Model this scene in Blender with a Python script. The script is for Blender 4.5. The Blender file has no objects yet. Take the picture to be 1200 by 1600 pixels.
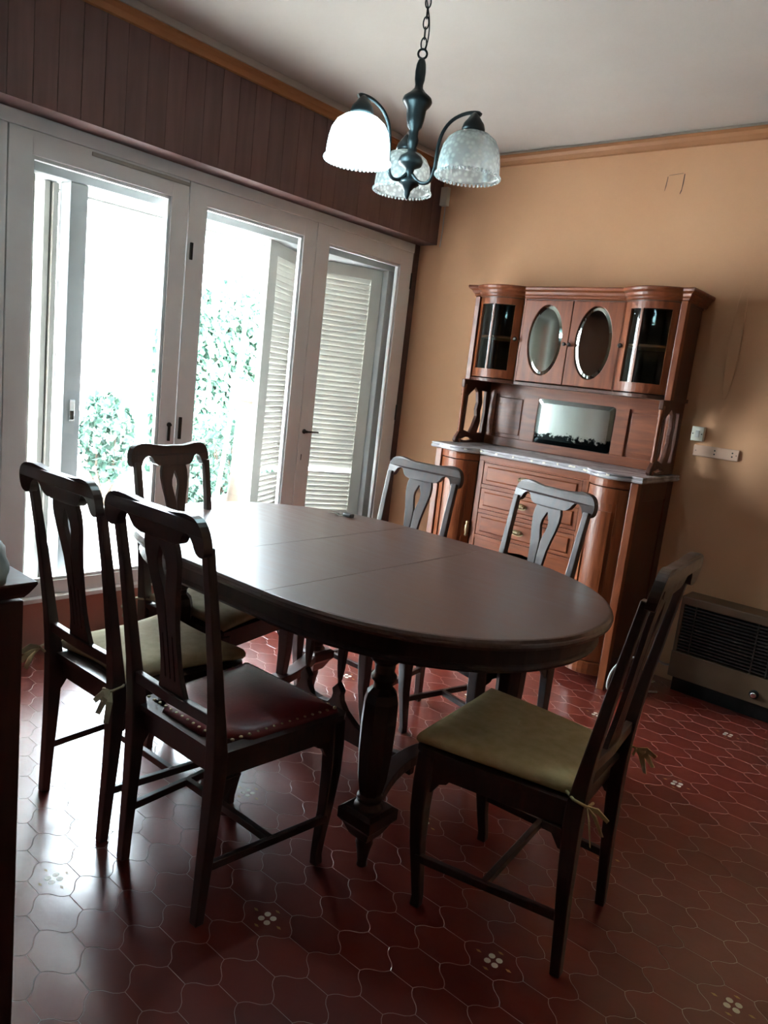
import bpy, bmesh, math, random
from mathutils import Vector, Matrix
from mathutils.geometry import tessellate_polygon
random.seed(7)
S = bpy.context.scene
COL = S.collection
PI = math.pi

# ------------------------------------------------------------------ camera
F_PX = 1165.3
yaw, pitch, roll = 0.69143752, 0.1774562, 0.11481767
fw = Vector((-math.sin(yaw)*math.cos(pitch), math.cos(yaw)*math.cos(pitch), -math.sin(pitch)))
rt = Vector((math.cos(yaw), math.sin(yaw), 0)); up = rt.cross(fw)
r2 = rt*math.cos(roll) + up*math.sin(roll); u2 = up*math.cos(roll) - rt*math.sin(roll)
cd = bpy.data.cameras.new('camera'); cam = bpy.data.objects.new('camera', cd); COL.objects.link(cam)
cd.sensor_fit = 'HORIZONTAL'; cd.sensor_width = 36; cd.lens = F_PX*36/1200; cd.clip_start = .05
m = Matrix((r2, u2, -fw)).transposed().to_4x4(); m.translation = Vector((3.213, -3.934, 1.4)); cam.matrix_world = m
S.camera = cam

# ------------------------------------------------------------------ light and exposure
S.view_settings.view_transform = 'Standard'; S.view_settings.look = 'None'
S.view_settings.gamma = 1; S.view_settings.use_curve_mapping = False
S.view_settings.exposure = 2.85
WORLD_STRENGTH = 9.0
w = bpy.data.worlds.new('sky'); S.world = w; w.use_nodes = True
bg = w.node_tree.nodes['Background']; bg.inputs[0].default_value = (.80, .91, 1.0, 1); bg.inputs[1].default_value = WORLD_STRENGTH
sl = bpy.data.lights.new('sun', 'SUN'); sl.energy = 7; sl.angle = .02; sl.color = (1, .97, .9)
sun = bpy.data.objects.new('sun', sl); COL.objects.link(sun)
sun.rotation_euler = Vector((-.60, -.55, -1.0)).to_track_quat('-Z', 'Y').to_euler()   # high sun from over the house
pl = bpy.data.lights.new('window_portal', 'AREA'); pl.shape = 'RECTANGLE'; pl.size = 3.25; pl.size_y = 1.95
pl.cycles.is_portal = True
po = bpy.data.objects.new('window_portal', pl); COL.objects.link(po); po.location = (-.055, -1.65, 1.23)
po.rotation_euler = Vector((1, 0, 0)).to_track_quat('-Z', 'Z').to_euler()

# ------------------------------------------------------------------ materials
def newmat(name, col=(.5,.5,.5), rough=.5, spec=.5, metal=0, coat=0):
    mt = bpy.data.materials.new(name); mt.use_nodes = True
    b = mt.node_tree.nodes['Principled BSDF']
    b.inputs['Base Color'].default_value = (*col, 1); b.inputs['Roughness'].default_value = rough
    b.inputs['Specular IOR Level'].default_value = spec; b.inputs['Metallic'].default_value = metal
    b.inputs['Coat Weight'].default_value = coat
    return mt, mt.node_tree, b
def noise_col(nt, b, c1, c2, scale=(8,8,8), detail=6, lo=.35, hi=.65, bump=0, bscale=None, coords='Object', dist=0, rough=None):
    tc = nt.nodes.new('ShaderNodeTexCoord'); mp = nt.nodes.new('ShaderNodeMapping'); mp.inputs['Scale'].default_value = scale
    nt.links.new(tc.outputs[coords], mp.inputs[0])
    n = nt.nodes.new('ShaderNodeTexNoise'); n.inputs['Scale'].default_value = 1; n.inputs['Detail'].default_value = detail
    n.inputs['Distortion'].default_value = dist
    nt.links.new(mp.outputs[0], n.inputs['Vector'])
    r = nt.nodes.new('ShaderNodeValToRGB'); r.color_ramp.elements[0].position = lo; r.color_ramp.elements[1].position = hi
    r.color_ramp.elements[0].color = (*c1, 1); r.color_ramp.elements[1].color = (*c2, 1)
    nt.links.new(n.outputs['Fac'], r.inputs[0]); nt.links.new(r.outputs[0], b.inputs['Base Color'])
    if bump:
        bp = nt.nodes.new('ShaderNodeBump'); bp.inputs['Strength'].default_value = bump; bp.inputs['Distance'].default_value = .002
        src = n
        if bscale:
            src = nt.nodes.new('ShaderNodeTexNoise'); src.inputs['Scale'].default_value = bscale; src.inputs['Detail'].default_value = 4
            nt.links.new(tc.outputs[coords], src.inputs['Vector'])
        nt.links.new(src.outputs['Fac'], bp.inputs['Height']); nt.links.new(bp.outputs[0], b.inputs['Normal'])
    if rough:
        mr = nt.nodes.new('ShaderNodeMapRange'); mr.inputs[3].default_value = rough[0]; mr.inputs[4].default_value = rough[1]
        nt.links.new(n.outputs['Fac'], mr.inputs[0]); nt.links.new(mr.outputs[0], b.inputs['Roughness'])
    return r
def wood(name, c1, c2, scale, rough=.4, spec=.5, coat=0, bump=.15):
    mt, nt, b = newmat(name, c1, rough, spec, 0, coat)
    noise_col(nt, b, c1, c2, scale, 7, .3, .7, bump, None, dist=.6, rough=(max(.05, rough-.08), rough+.12))
    b.inputs['Coat Roughness'].default_value = .25
    return mt
M = {}
M['chair'] = wood('dark_chair_wood', (.020,.008,.007), (.050,.019,.014), (40,40,4), .40, .7, .25)
M['table'] = wood('dark_table_wood', (.030,.012,.010), (.060,.024,.018), (30,30,5), .38)
M['top'] = wood('worn_tabletop_wood', (.060,.026,.019), (.100,.048,.034), (4,45,30), .36, .6, .35, .05)
M['oak'] = wood('red_brown_oak', (.125,.027,.008), (.235,.060,.016), (36,36,4), .34, .5)
M['oakh'] = wood('red_brown_oak_crosswise', (.125,.027,.008), (.235,.060,.016), (4,36,36), .34, .5)
M['oakd'] = wood('shaded_oak_side', (.055,.017,.009), (.095,.029,.013), (36,36,4), .4)  # same oak, shade of sides turned from the windows put into its colour
M['inside'] = wood('dark_cabinet_inside', (.04,.015,.009), (.07,.025,.013), (30,30,4), .6)
M['dresser'] = wood('dark_dresser_wood', (.035,.010,.008), (.07,.018,.012), (30,30,4), .4)
M['board'] = None
mt, nt, b = newmat('pelmet_boards', (.12,.06,.05), .5, .45)
# boards: vertical grooves along Y and a little colour change per board
tc = nt.nodes.new('ShaderNodeTexCoord'); sp = nt.nodes.new('ShaderNodeSeparateXYZ'); nt.links.new(tc.outputs['Object'], sp.inputs[0])
dv = nt.nodes.new('ShaderNodeMath'); dv.operation = 'DIVIDE'; dv.inputs[1].default_value = .095; nt.links.new(sp.outputs['Y'], dv.inputs[0])
fl = nt.nodes.new('ShaderNodeMath'); fl.operation = 'FLOOR'; nt.links.new(dv.outputs[0], fl.inputs[0])
wn = nt.nodes.new('ShaderNodeTexWhiteNoise'); wn.noise_dimensions = '1D'; nt.links.new(fl.outputs[0], wn.inputs['W'])
mp = nt.nodes.new('ShaderNodeMapping'); mp.inputs['Scale'].default_value = (20,22,2.2); nt.links.new(tc.outputs['Object'], mp.inputs[0])
nz = nt.nodes.new('ShaderNodeTexNoise'); nz.inputs['Scale'].default_value = 1; nz.inputs['Detail'].default_value = 5; nz.inputs['Distortion'].default_value = .5
nt.links.new(mp.outputs[0], nz.inputs['Vector'])
ad = nt.nodes.new('ShaderNodeMath'); ad.operation = 'MULTIPLY_ADD'; ad.inputs[1].default_value = .3; nt.links.new(wn.outputs['Value'], ad.inputs[0]); nt.links.new(nz.outputs['Fac'], ad.inputs[2])
rp = nt.nodes.new('ShaderNodeValToRGB'); rp.color_ramp.elements[0].position = .35; rp.color_ramp.elements[1].position = .9
rp.color_ramp.elements[0].color = (.115,.056,.050,1); rp.color_ramp.elements[1].color = (.17,.085,.074,1)
nt.links.new(ad.outputs[0], rp.inputs[0]); nt.links.new(rp.outputs[0], b.inputs['Base Color'])
M['board'] = mt
def plain(key, name, c1, c2, rough=.7, scale=(3,3,3), spec=.4, bump=.1, bscale=60, **k):
    mt, nt, b = newmat(name, c1, rough, spec, **k); noise_col(nt, b, c1, c2, scale, 5, .3, .7, bump, bscale); M[key] = mt
plain('orange', 'orange_wall_paint', (.64,.35,.19), (.71,.41,.235), .75, (1.2,1.2,1.2), .3, .15, 25)
plain('beige', 'beige_wall_paint', (.26,.16,.10), (.30,.19,.12), .8, (1.2,1.2,1.2))
plain('knee', 'salmon_low_wall_paint', (.42,.20,.15), (.50,.25,.19), .6, (3,3,3))
plain('ceil', 'ceiling_plaster', (.47,.415,.37), (.54,.48,.43), .9, (1.5,1.5,1.5), .2, .3, 15)
plain('white', 'white_gloss_paint', (.76,.77,.77), (.82,.83,.83), .35, (6,6,6), .5, .03, 30)
plain('cream', 'cream_shutter_paint', (.40,.385,.35), (.46,.445,.40), .5, (5,5,5), .4, .05, 30)
plain('moulding', 'ochre_moulding', (.36,.15,.055), (.42,.18,.07), .5, (5,5,5))
plain('brownpaint', 'brown_frame_paint', (.09,.045,.038), (.13,.065,.05), .5, (8,8,8))
plain('red_leather', 'burgundy_leather', (.13,.018,.020), (.19,.030,.028), .38, (14,14,14), .5, .3, 160)
plain('olive', 'olive_cushion_cloth', (.54,.42,.215), (.66,.53,.29), .9, (30,30,30), .2, .5, 300)
plain('beigecloth', 'beige_cushion_cloth', (.44,.37,.24), (.55,.47,.32), .9, (30,30,30), .2, .5, 300)
plain('greycloth', 'grey_green_cloth', (.16,.19,.18), (.25,.29,.27), .6, (9,9,9), .4, .4, 60)
plain('grout', 'pale_grout', (.42,.28,.24), (.55,.40,.36), .8, (9,9,9))
plain('flower', 'cream_tile_inlay', (.75,.70,.58), (.85,.80,.68), .4, (40,40,40))
plain('flower2', 'ochre_tile_inlay', (.40,.20,.06), (.5,.28,.09), .4, (40,40,40))
plain('heatbody', 'brown_heater_enamel', (.13,.080,.044), (.165,.102,.058), .45, (8,8,8), .5, .02, 40)
plain('heatgrille', 'dark_brown_heater_fins', (.035,.028,.022), (.05,.042,.034), .4, (20,20,20))
plain('heatdark', 'black_heater_grille', (.008,.008,.008), (.012,.011,.011), .45, (20,20,20))
plain('plastic', 'old_white_plastic', (.62,.60,.50), (.70,.68,.58), .4, (20,20,20), .5, 0)
plain('socket', 'painted_socket_plate', (.66,.42,.30), (.70,.47,.34), .5, (20,20,20), .5, 0)
plain('black', 'black_plastic', (.012,.012,.012), (.02,.02,.02), .4, (20,20,20), .5, 0)
plain('cable', 'grey_white_cable', (.5,.5,.47), (.58,.58,.55), .5, (20,20,20), .5, 0)
plain('paving', 'pale_patio_paving', (.55,.53,.50), (.66,.64,.61), .8, (2,2,2))
plain('gwall', 'whitewashed_garden_wall', (.72,.72,.70), (.82,.82,.80), .85, (1,1,1))
plain('bark', 'brown_tree_bark', (.06,.045,.035), (.11,.08,.06), .9, (10,10,3), .2, .8, 40)
plain('outer', 'grey_outer_frame_paint', (.27,.275,.275), (.33,.335,.335), .6, (6,6,6))
plain('fringe', 'grey_porch_edge', (.03,.033,.03), (.07,.073,.066), .9, (6,60,6))
plain('stick', 'bare_wooden_stick', (.62,.55,.45), (.72,.66,.56), .6, (20,20,4))
plain('redplastic', 'red_plastic', (.55,.08,.05), (.6,.1,.07), .5)
def leafm(key, c1, c2):
    mt, nt, b = newmat('leaf_'+key, c1, .45, .4)
    g = nt.nodes.new('ShaderNodeNewGeometry'); r = nt.nodes.new('ShaderNodeValToRGB')
    r.color_ramp.elements[0].color = (*c1,1); r.color_ramp.elements[1].color = (*c2,1)
    nt.links.new(g.outputs['Random Per Island'], r.inputs[0]); nt.links.new(r.outputs[0], b.inputs['Base Color'])
    b.inputs['Transmission Weight'].default_value = 0
    M[key] = mt
leafm('ivy', (.015,.05,.035), (.10,.19,.13)); leafm('shrubleaf', (.012,.04,.03), (.08,.14,.10))
M['brass'] = newmat('aged_brass', (.42,.34,.20), .35, .5, .9)[0]
M['bronze'] = newmat('dark_bronze_lamp_metal', (.035,.042,.045), .32, .6, .6)[0]
M['chrome'] = newmat('bright_steel', (.75,.76,.78), .18, .5, 1)[0]
M['iron'] = newmat('dark_iron', (.05,.045,.04), .45, .5, .8)[0]
mt, nt, b = newmat('old_mirror_silver', (.55,.63,.58), .06, .5, 1)
M['mirror'] = mt
# old mirror with black desilvered stains rising from its lower edge
mt, nt, b = newmat('stained_mirror', (.6,.68,.66), .12, .5, 1)
tc = nt.nodes.new('ShaderNodeTexCoord'); sp = nt.nodes.new('ShaderNodeSeparateXYZ'); nt.links.new(tc.outputs['Object'], sp.inputs[0])
nz = nt.nodes.new('ShaderNodeTexNoise'); nz.inputs['Scale'].default_value = 26; nz.inputs['Detail'].default_value = 9; nz.inputs['Roughness'].default_value = .7
nt.links.new(tc.outputs['Object'], nz.inputs['Vector'])
a1 = nt.nodes.new('ShaderNodeMath'); a1.operation = 'MULTIPLY_ADD'; a1.inputs[1].default_value = .16; nt.links.new(nz.outputs['Fac'], a1.inputs[0]); 
ng = nt.nodes.new('ShaderNodeMath'); ng.operation = 'SUBTRACT'; ng.inputs[0].default_value = 1.112; nt.links.new(sp.outputs['Z'], ng.inputs[1])
nt.links.new(ng.outputs[0], a1.inputs[2])
rp = nt.nodes.new('ShaderNodeValToRGB'); rp.color_ramp.elements[0].position = .0; rp.color_ramp.elements[1].position = .012
rp.color_ramp.elements[0].color = (0,0,0,1); rp.color_ramp.elements[1].color = (1,1,1,1); nt.links.new(a1.outputs[0], rp.inputs[0])
mx = nt.nodes.new('ShaderNodeMix'); mx.data_type = 'RGBA'; mx.inputs['A'].default_value = (.6,.68,.66,1); mx.inputs['B'].default_value = (.012,.015,.016,1)
nt.links.new(rp.outputs[0], mx.inputs['Factor']); nt.links.new(mx.outputs['Result'], b.inputs['Base Color'])
M['stain'] = mt
# marble worktop
mt, nt, b = newmat('grey_chipped_marble', (.3,.29,.3), .25, .5)
r = noise_col(nt, b, (.26,.23,.24), (.50,.48,.50), (5,9,9), 9, .36, .62, 0, dist=1.2)
M['marble'] = mt
# floor tile
mt, nt, b = newmat('red_cement_tile', (.2,.03,.02), .38, .5)
g = nt.nodes.new('ShaderNodeNewGeometry'); r = nt.nodes.new('ShaderNodeValToRGB')
r.color_ramp.elements[0].color = (.16,.024,.015,1); r.color_ramp.elements[1].color = (.21,.034,.021,1)
nt.links.new(g.outputs['Random Per Island'], r.inputs[0])
tc = nt.nodes.new('ShaderNodeTexCoord'); n = nt.nodes.new('ShaderNodeTexNoise'); n.inputs['Scale'].default_value = 7; n.inputs['Detail'].default_value = 8
nt.links.new(tc.outputs['Object'], n.inputs['Vector'])
mx = nt.nodes.new('ShaderNodeMix'); mx.data_type = 'RGBA'; mx.blend_type = 'MULTIPLY'; mx.inputs['Factor'].default_value = .5
r3 = nt.nodes.new('ShaderNodeValToRGB'); r3.color_ramp.elements[0].position = .3; r3.color_ramp.elements[1].position = .7
r3.color_ramp.elements[0].color = (.82,.8,.8,1); r3.color_ramp.elements[1].color = (1.1,1.1,1.1,1)
nt.links.new(n.outputs['Fac'], r3.inputs[0]); nt.links.new(r.outputs[0], mx.inputs['A']); nt.links.new(r3.outputs[0], mx.inputs['B'])
nt.links.new(mx.outputs['Result'], b.inputs['Base Color'])
mr = nt.nodes.new('ShaderNodeMapRange'); mr.inputs[3].default_value = .27; mr.inputs[4].default_value = .33; b.inputs['Coat Weight'].default_value = 1; b.inputs['Coat Roughness'].default_value = .2
nt.links.new(n.outputs['Fac'], mr.inputs[0]); nt.links.new(mr.outputs[0], b.inputs['Roughness'])
bp = nt.nodes.new('ShaderNodeBump'); bp.inputs['Strength'].default_value = .35; bp.inputs['Distance'].default_value = .004
n2 = nt.nodes.new('ShaderNodeTexNoise'); n2.inputs['Scale'].default_value = 16; n2.inputs['Detail'].default_value = 3
nt.links.new(tc.outputs['Object'], n2.inputs['Vector']); nt.links.new(n2.outputs['Fac'], bp.inputs['Height']); nt.links.new(bp.outputs[0], b.inputs['Normal'])
M['tile'] = mt
# window pane: thin glass
def pane(name, tint=(1,1,1), k=1.0):
    mt = bpy.data.materials.new(name); mt.use_nodes = True; nt = mt.node_tree; nt.nodes.clear()
    o = nt.nodes.new('ShaderNodeOutputMaterial'); t = nt.nodes.new('ShaderNodeBsdfTransparent'); t.inputs[0].default_value = (*tint,1)
    g = nt.nodes.new('ShaderNodeBsdfGlossy'); g.inputs['Roughness'].default_value = .02
    f = nt.nodes.new('ShaderNodeFresnel'); gg = nt.nodes.new('ShaderNodeNewGeometry')      # both faces of the thin pane reflect alike
    mi = nt.nodes.new('ShaderNodeMapRange'); mi.inputs[3].default_value = 1.45; mi.inputs[4].default_value = 1/1.45
    nt.links.new(gg.outputs['Backfacing'], mi.inputs[0]); nt.links.new(mi.outputs[0], f.inputs[0])
    ml = nt.nodes.new('ShaderNodeMath'); ml.operation = 'MULTIPLY'; ml.inputs[1].default_value = k; nt.links.new(f.outputs[0], ml.inputs[0])
    x = nt.nodes.new('ShaderNodeMixShader'); nt.links.new(ml.outputs[0], x.inputs[0]); nt.links.new(t.outputs[0], x.inputs[1]); nt.links.new(g.outputs[0], x.inputs[2])
    nt.links.new(x.outputs[0], o.inputs[0]); return mt
M['pane'] = pane('window_glass', (.96,.98,.98), 1); M['cabglass'] = pane('cabinet_glass', (.75,.82,.78), 1)
# lamp shade glass: frosted, partly see-through
def shade_mat(name, lit):
    mt = bpy.data.materials.new(name); mt.use_nodes = True; nt = mt.node_tree; nt.nodes.clear()
    o = nt.nodes.new('ShaderNodeOutputMaterial'); t = nt.nodes.new('ShaderNodeBsdfTransparent'); t.inputs[0].default_value = (.92,.94,.95,1)
    d = nt.nodes.new('ShaderNodeBsdfTranslucent'); d.inputs[0].default_value = (.8,.8,.78,1)
    d2 = nt.nodes.new('ShaderNodeBsdfDiffuse'); d2.inputs[0].default_value = (.8,.8,.78,1)
    g = nt.nodes.new('ShaderNodeBsdfGlossy'); g.inputs['Roughness'].default_value = .12
    a = nt.nodes.new('ShaderNodeMixShader'); a.inputs[0].default_value = .5; nt.links.new(d.outputs[0], a.inputs[1]); nt.links.new(d2.outputs[0], a.inputs[2])
    tc = nt.nodes.new('ShaderNodeTexCoord'); v = nt.nodes.new('ShaderNodeTexVoronoi'); v.inputs['Scale'].default_value = 75; nt.links.new(tc.outputs['Object'], v.inputs['Vector'])
    rr = nt.nodes.new('ShaderNodeMapRange'); rr.inputs[1].default_value = .2; rr.inputs[2].default_value = .6; rr.inputs[3].default_value = .72; rr.inputs[4].default_value = .38
    nt.links.new(v.outputs['Distance'], rr.inputs[0])
    b2 = nt.nodes.new('ShaderNodeMixShader'); nt.links.new(rr.outputs[0], b2.inputs[0]); nt.links.new(t.outputs[0], b2.inputs[1]); nt.links.new(a.outputs[0], b2.inputs[2])
    c = nt.nodes.new('ShaderNodeMixShader'); c.inputs[0].default_value = .08; nt.links.new(b2.outputs[0], c.inputs[1]); nt.links.new(g.outputs[0], c.inputs[2])
    if lit:
        e = nt.nodes.new('ShaderNodeEmission'); e.inputs[0].default_value = (.50,.88,1,1); e.inputs[1].default_value = .55
        ad = nt.nodes.new('ShaderNodeAddShader'); nt.links.new(c.outputs[0], ad.inputs[0]); nt.links.new(e.outputs[0], ad.inputs[1]); nt.links.new(ad.outputs[0], o.inputs[0])
    else: nt.links.new(c.outputs[0], o.inputs[0])
    return mt
M['shade'] = shade_mat('frosted_pressed_glass', False); M['shade_lit'] = shade_mat('frosted_pressed_glass_lit', True)
mt, nt, b = newmat('lit_bulb', (1,1,1), .3); b.inputs['Emission Color'].default_value = (.7,.95,1,1); b.inputs['Emission Strength'].default_value = 6
M['bulb_lit'] = mt
M['bulb'] = newmat('white_bulb_glass', (.75,.75,.72), .2)[0]

# ------------------------------------------------------------------ mesh helpers
def ell(cx, cy, rx, ry, n=48):
    return [(cx+rx*math.cos(2*PI*i/n), cy+ry*math.sin(2*PI*i/n)) for i in range(n)]
def mirror_poly(half):      # half outline on u>=0 from top centre down to bottom centre -> closed
    return half + [(-u, v) for u, v in reversed(half) if u > 1e-6]
def smooth_poly(pts, it=2, closed=True):
    for _ in range(it):
        q = []; n = len(pts)
        for i in range(n if closed else n-1):
            a = pts[i]; b2 = pts[(i+1) % n]
            q.append(tuple(.75*s+.25*t for s, t in zip(a, b2))); q.append(tuple(.25*s+.75*t for s, t in zip(a, b2)))
        if not closed: q = [pts[0]] + q + [pts[-1]]
        pts = q
    return pts
def offset_poly(pts, d):    # closed CCW polygon, d>0 outwards
    n = len(pts); out = []
    for i in range(n):
        p = Vector(pts[i-1]); c = Vector(pts[i]); q = Vector(pts[(i+1) % n])
        a = (c-p); b2 = (q-c)
        if a.length < 1e-7: a = b2
        if b2.length < 1e-7: b2 = a
        a = a.normalized(); b2 = b2.normalized()
        n1 = Vector((a.y, -a.x)); n2 = Vector((b2.y, -b2.x)); k = n1+n2
        k = k/max(.35, (1+n1.dot(n2)))
        out.append((c.x+k.x*d, c.y+k.y*d))
    return out
class MB:
    def __init__(s, off=(0,0,0)): s.v = []; s.f = []; s.sm = []; s.mi = []; s.off = Vector(off); s.cur = 0
    def add(s, vs, fs, smooth=False):
        o = len(s.v); s.v += [tuple(Vector(v)-s.off) for v in vs]
        for f in fs: s.f.append([i+o for i in f]); s.sm.append(smooth); s.mi.append(s.cur)
        return s
    def box(s, x0, x1, y0, y1, z0, z1):
        x0, x1 = sorted((x0,x1)); y0, y1 = sorted((y0,y1)); z0, z1 = sorted((z0,z1))
        return s.add([(x0,y0,z0),(x1,y0,z0),(x1,y1,z0),(x0,y1,z0),(x0,y0,z1),(x1,y0,z1),(x1,y1,z1),(x0,y1,z1)],
              [(0,3,2,1),(4,5,6,7),(0,1,5,4),(1,2,6,5),(2,3,7,6),(3,0,4,7)])
    def loft(s, rings, smooth=False, caps=True):    # rings: lists of 3D points, same count
        n = len(rings[0]); vs = [p for r in rings for p in r]; fs = []
        for k in range(len(rings)-1):
            for i in range(n):
                j = (i+1) % n; fs.append((k*n+i, k*n+j, (k+1)*n+j, (k+1)*n+i))
        s.add(vs, fs, smooth)
        if caps:
            for k, rev in ((0, True), (len(rings)-1, False)):
                ring = rings[k]
                tri = tessellate_polygon([[Vector(p) for p in ring]])
                s.add(ring, [tuple(t) if not rev else tuple(reversed(t)) for t in tri] if n > 8 else [tuple(range(n)) if not rev else tuple(reversed(range(n)))])
        return s
    def plan(s, poly, levels, smooth=False):        # stacked outlines: levels [(offset,z)...]
        return s.loft([[(x, y, z) for x, y in (offset_poly(poly, d) if d else poly)] for d, z in levels], smooth)
    def lathe(s, prof, c=(0,0,0), n=24, smooth=True, axis='z', caps=True, rot=0):
        rings = []
        for r, h in prof:
            ring = []
            for i in range(n):
                a = 2*PI*i/n+rot; u, v = r*math.cos(a), r*math.sin(a)
                p = (c[0]+u, c[1]+v, c[2]+h) if axis == 'z' else ((c[0]+h, c[1]+u, c[2]+v) if axis == 'x' else (c[0]+v, c[1]+h, c[2]+u))
                ring.append(p)
            rings.append(ring)
        return s.loft(rings, smooth, caps)
    def tube(s, path, rad, n=10, smooth=True, ups=None, ratio=1.0, rot=0):
        path = [Vector(p) for p in path]; k = len(path); rings = []
        if not hasattr(rad, '__len__'): rad = [rad]*k
        t0 = (path[1]-path[0]).normalized(); u = Vector(ups) if ups else (Vector((0,0,1)) if abs(t0.z) < .9 else Vector((1,0,0)))
        for i in range(k):
            t = ((path[min(i+1,k-1)]-path[max(i-1,0)])).normalized()
            a = (u - t*u.dot(t)).normalized(); b2 = t.cross(a); u = a
            rings.append([tuple(path[i]+(a*math.cos(2*PI*j/n+rot)+b2*math.sin(2*PI*j/n+rot)*ratio)*rad[i]) for j in range(n)])
        return s.loft(rings, smooth)
    def bar(s, path, sizes, wdir):                  # rectangular section, wdir = width direction, sizes [(w,h)...]
        path = [Vector(p) for p in path]; k = len(path); rings = []; wd = Vector(wdir).normalized()
        if not isinstance(sizes, list): sizes = [sizes]*k
        for i in range(k):
            t = (path[min(i+1,k-1)]-path[max(i-1,0)]).normalized()
            a = (wd - t*wd.dot(t)).normalized(); b2 = t.cross(a); ww, hh = sizes[i]
            rings.append([tuple(path[i]+a*p*ww/2+b2*q*hh/2) for p, q in ((-1,-1),(1,-1),(1,1),(-1,1))])
        return s.loft(rings)
    def plate(s, outer, holes, fn, d0, d1):         # fn(u,v,d)->3D
        loops = [outer]+list(holes); allp = [p for l in loops for p in l]
        tri = tessellate_polygon([[Vector((p[0], p[1], 0)) for p in l] for l in loops])
        n = len(allp)
        vs = [fn(u, v, d0) for u, v in allp]+[fn(u, v, d1) for u, v in allp]
        fs = [tuple(t) for t in tri]+[tuple(i+n for i in reversed(t)) for t in tri]
        o = 0
        for l in loops:
            k = len(l)
            for i in range(k): j = (i+1) % k; fs.append((o+i, o+j, o+j+n, o+i+n))
            o += k
        return s.add(vs, fs)
def build(mb, name, mat, parent=None, bevel=0, loc=None, rz=0):
    me = bpy.data.meshes.new(name); me.from_pydata(mb.v, [], mb.f); me.update()
    mats = mat if isinstance(mat, (list, tuple)) else [mat]
    for q in mats: me.materials.append(M[q] if isinstance(q, str) else q)
    for p, sm, mi in zip(me.polygons, mb.sm, mb.mi): p.use_smooth = sm; p.material_index = mi
    bm = bmesh.new(); bm.from_mesh(me); bmesh.ops.remove_doubles(bm, verts=bm.verts, dist=1e-5)
    bmesh.ops.recalc_face_normals(bm, faces=bm.faces); bm.to_mesh(me); bm.free()
    o = bpy.data.objects.new(name, me); COL.objects.link(o)
    if parent: o.parent = parent
    if loc: o.location = loc
    o.rotation_euler.z = rz
    if bevel:
        md = o.modifiers.new('bevel', 'BEVEL'); md.width = bevel; md.segments = 2; md.limit_method = 'ANGLE'; md.angle_limit = math.radians(40)
    return o
def thing(name, label, cat, loc=(0,0,0), rz=0, group=None):
    o = bpy.data.objects.new(name, None); COL.objects.link(o); o.location = loc; o.rotation_euler.z = rz
    o.empty_display_size = .1; tag(o, label, cat, group); return o
def tag(o, label, cat, group=None):
    o['label'] = label; o['category'] = cat
    if group: o['group'] = group
    return o
def struct(mb, name, mat, bevel=0):
    o = build(mb, name, mat, None, bevel); o['kind'] = 'structure'; return o
def sroot(name, loc):
    o = bpy.data.objects.new(name, None); COL.objects.link(o); o.location = loc; o['kind'] = 'structure'; return o
def copy_tree(o, parent=None):
    c = o.copy(); COL.objects.link(c); c.parent = parent
    for ch in o.children: copy_tree(ch, c)
    return c

# ------------------------------------------------------------------ room shell
RX, RY, H = 4.7, -5.6, 2.77
# floor: interlocking six sided tiles, straight short edges along X and wavy slanted edges
CP, RP = .12058, .10915; hx, px_, hy = .035, .0856, RP/2
def wavy(a, b2, sgn, n=6):
    d = Vector(b2)-Vector(a); nn = Vector((d.y, -d.x)).normalized(); out = []
    for i in range(n):
        t = i/n; p = Vector(a)+d*t+nn*(.0042*sgn*math.sin(2*PI*t)); out.append((p.x, p.y))
    return out
base = wavy((hx,hy),(px_,0),1)+wavy((px_,0),(hx,-hy),-1)+[(hx,-hy)]+wavy((-hx,-hy),(-px_,0),1)+wavy((-px_,0),(-hx,hy),-1)+[(-hx,hy)]
base = [tuple(p) for p in base]
area = sum(base[i-1][0]*base[i][1]-base[i][0]*base[i-1][1] for i in range(len(base)))
if area < 0: base = base[::-1]
tin = offset_poly(base, -.0014)
fm = MB(); fm.cur = 0
FX, FY = 1.988, -2.735
for i in range(-18, 24):
    for j in range(-28, 28):
        x = FX+i*CP; y = FY+j*RP+(RP/2 if i % 2 else 0)
        if not (-.08 < x < RX+.08 and RY-.08 < y < .08): continue
        fm.cur = 0
        pts = [(x+a, y+b2) for a, b2 in tin]
        fm.add([(a, b2, 0) for a, b2 in pts]+[(a, b2, -.0005) for a, b2 in offset_poly(pts, .0008)],
               [tuple(range(len(pts)))]+[(k, (k+1) % len(pts), (k+1) % len(pts)+len(pts), k+len(pts)) for k in range(len(pts))])
        n4, odd = divmod(i, 4)
        if i % 4 == 0 and (2*j-(6 if n4 % 2 else 0)) % 12 == 0:
            fm.cur = 2
            for sx in (-1,1):
                for sy in (-1,1):
                    cx, cy = x+sx*.0108, y+sy*.0108
                    fm.add([(cx+.0088*math.cos(a), cy+.0088*math.sin(a), .0006) for a in [2*PI*q/10 for q in range(10)]], [tuple(range(10))])
            fm.cur = 3
            for sx, sy in ((1,0),(-1,0),(0,1),(0,-1)):
                cx, cy = x+sx*.044, y+sy*.036
                fm.add([(cx-.009,cy,.0005),(cx,cy-.004,.0005),(cx+.009,cy,.0005),(cx,cy+.004,.0005)], [(0,1,2,3)])
fm.cur = 1
fm.box(-.35, RX, RY, 0, -.12, -.0004)
fl_o = struct(fm, 'floor', ['tile', 'grout', 'flower', 'flower2'])

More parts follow.
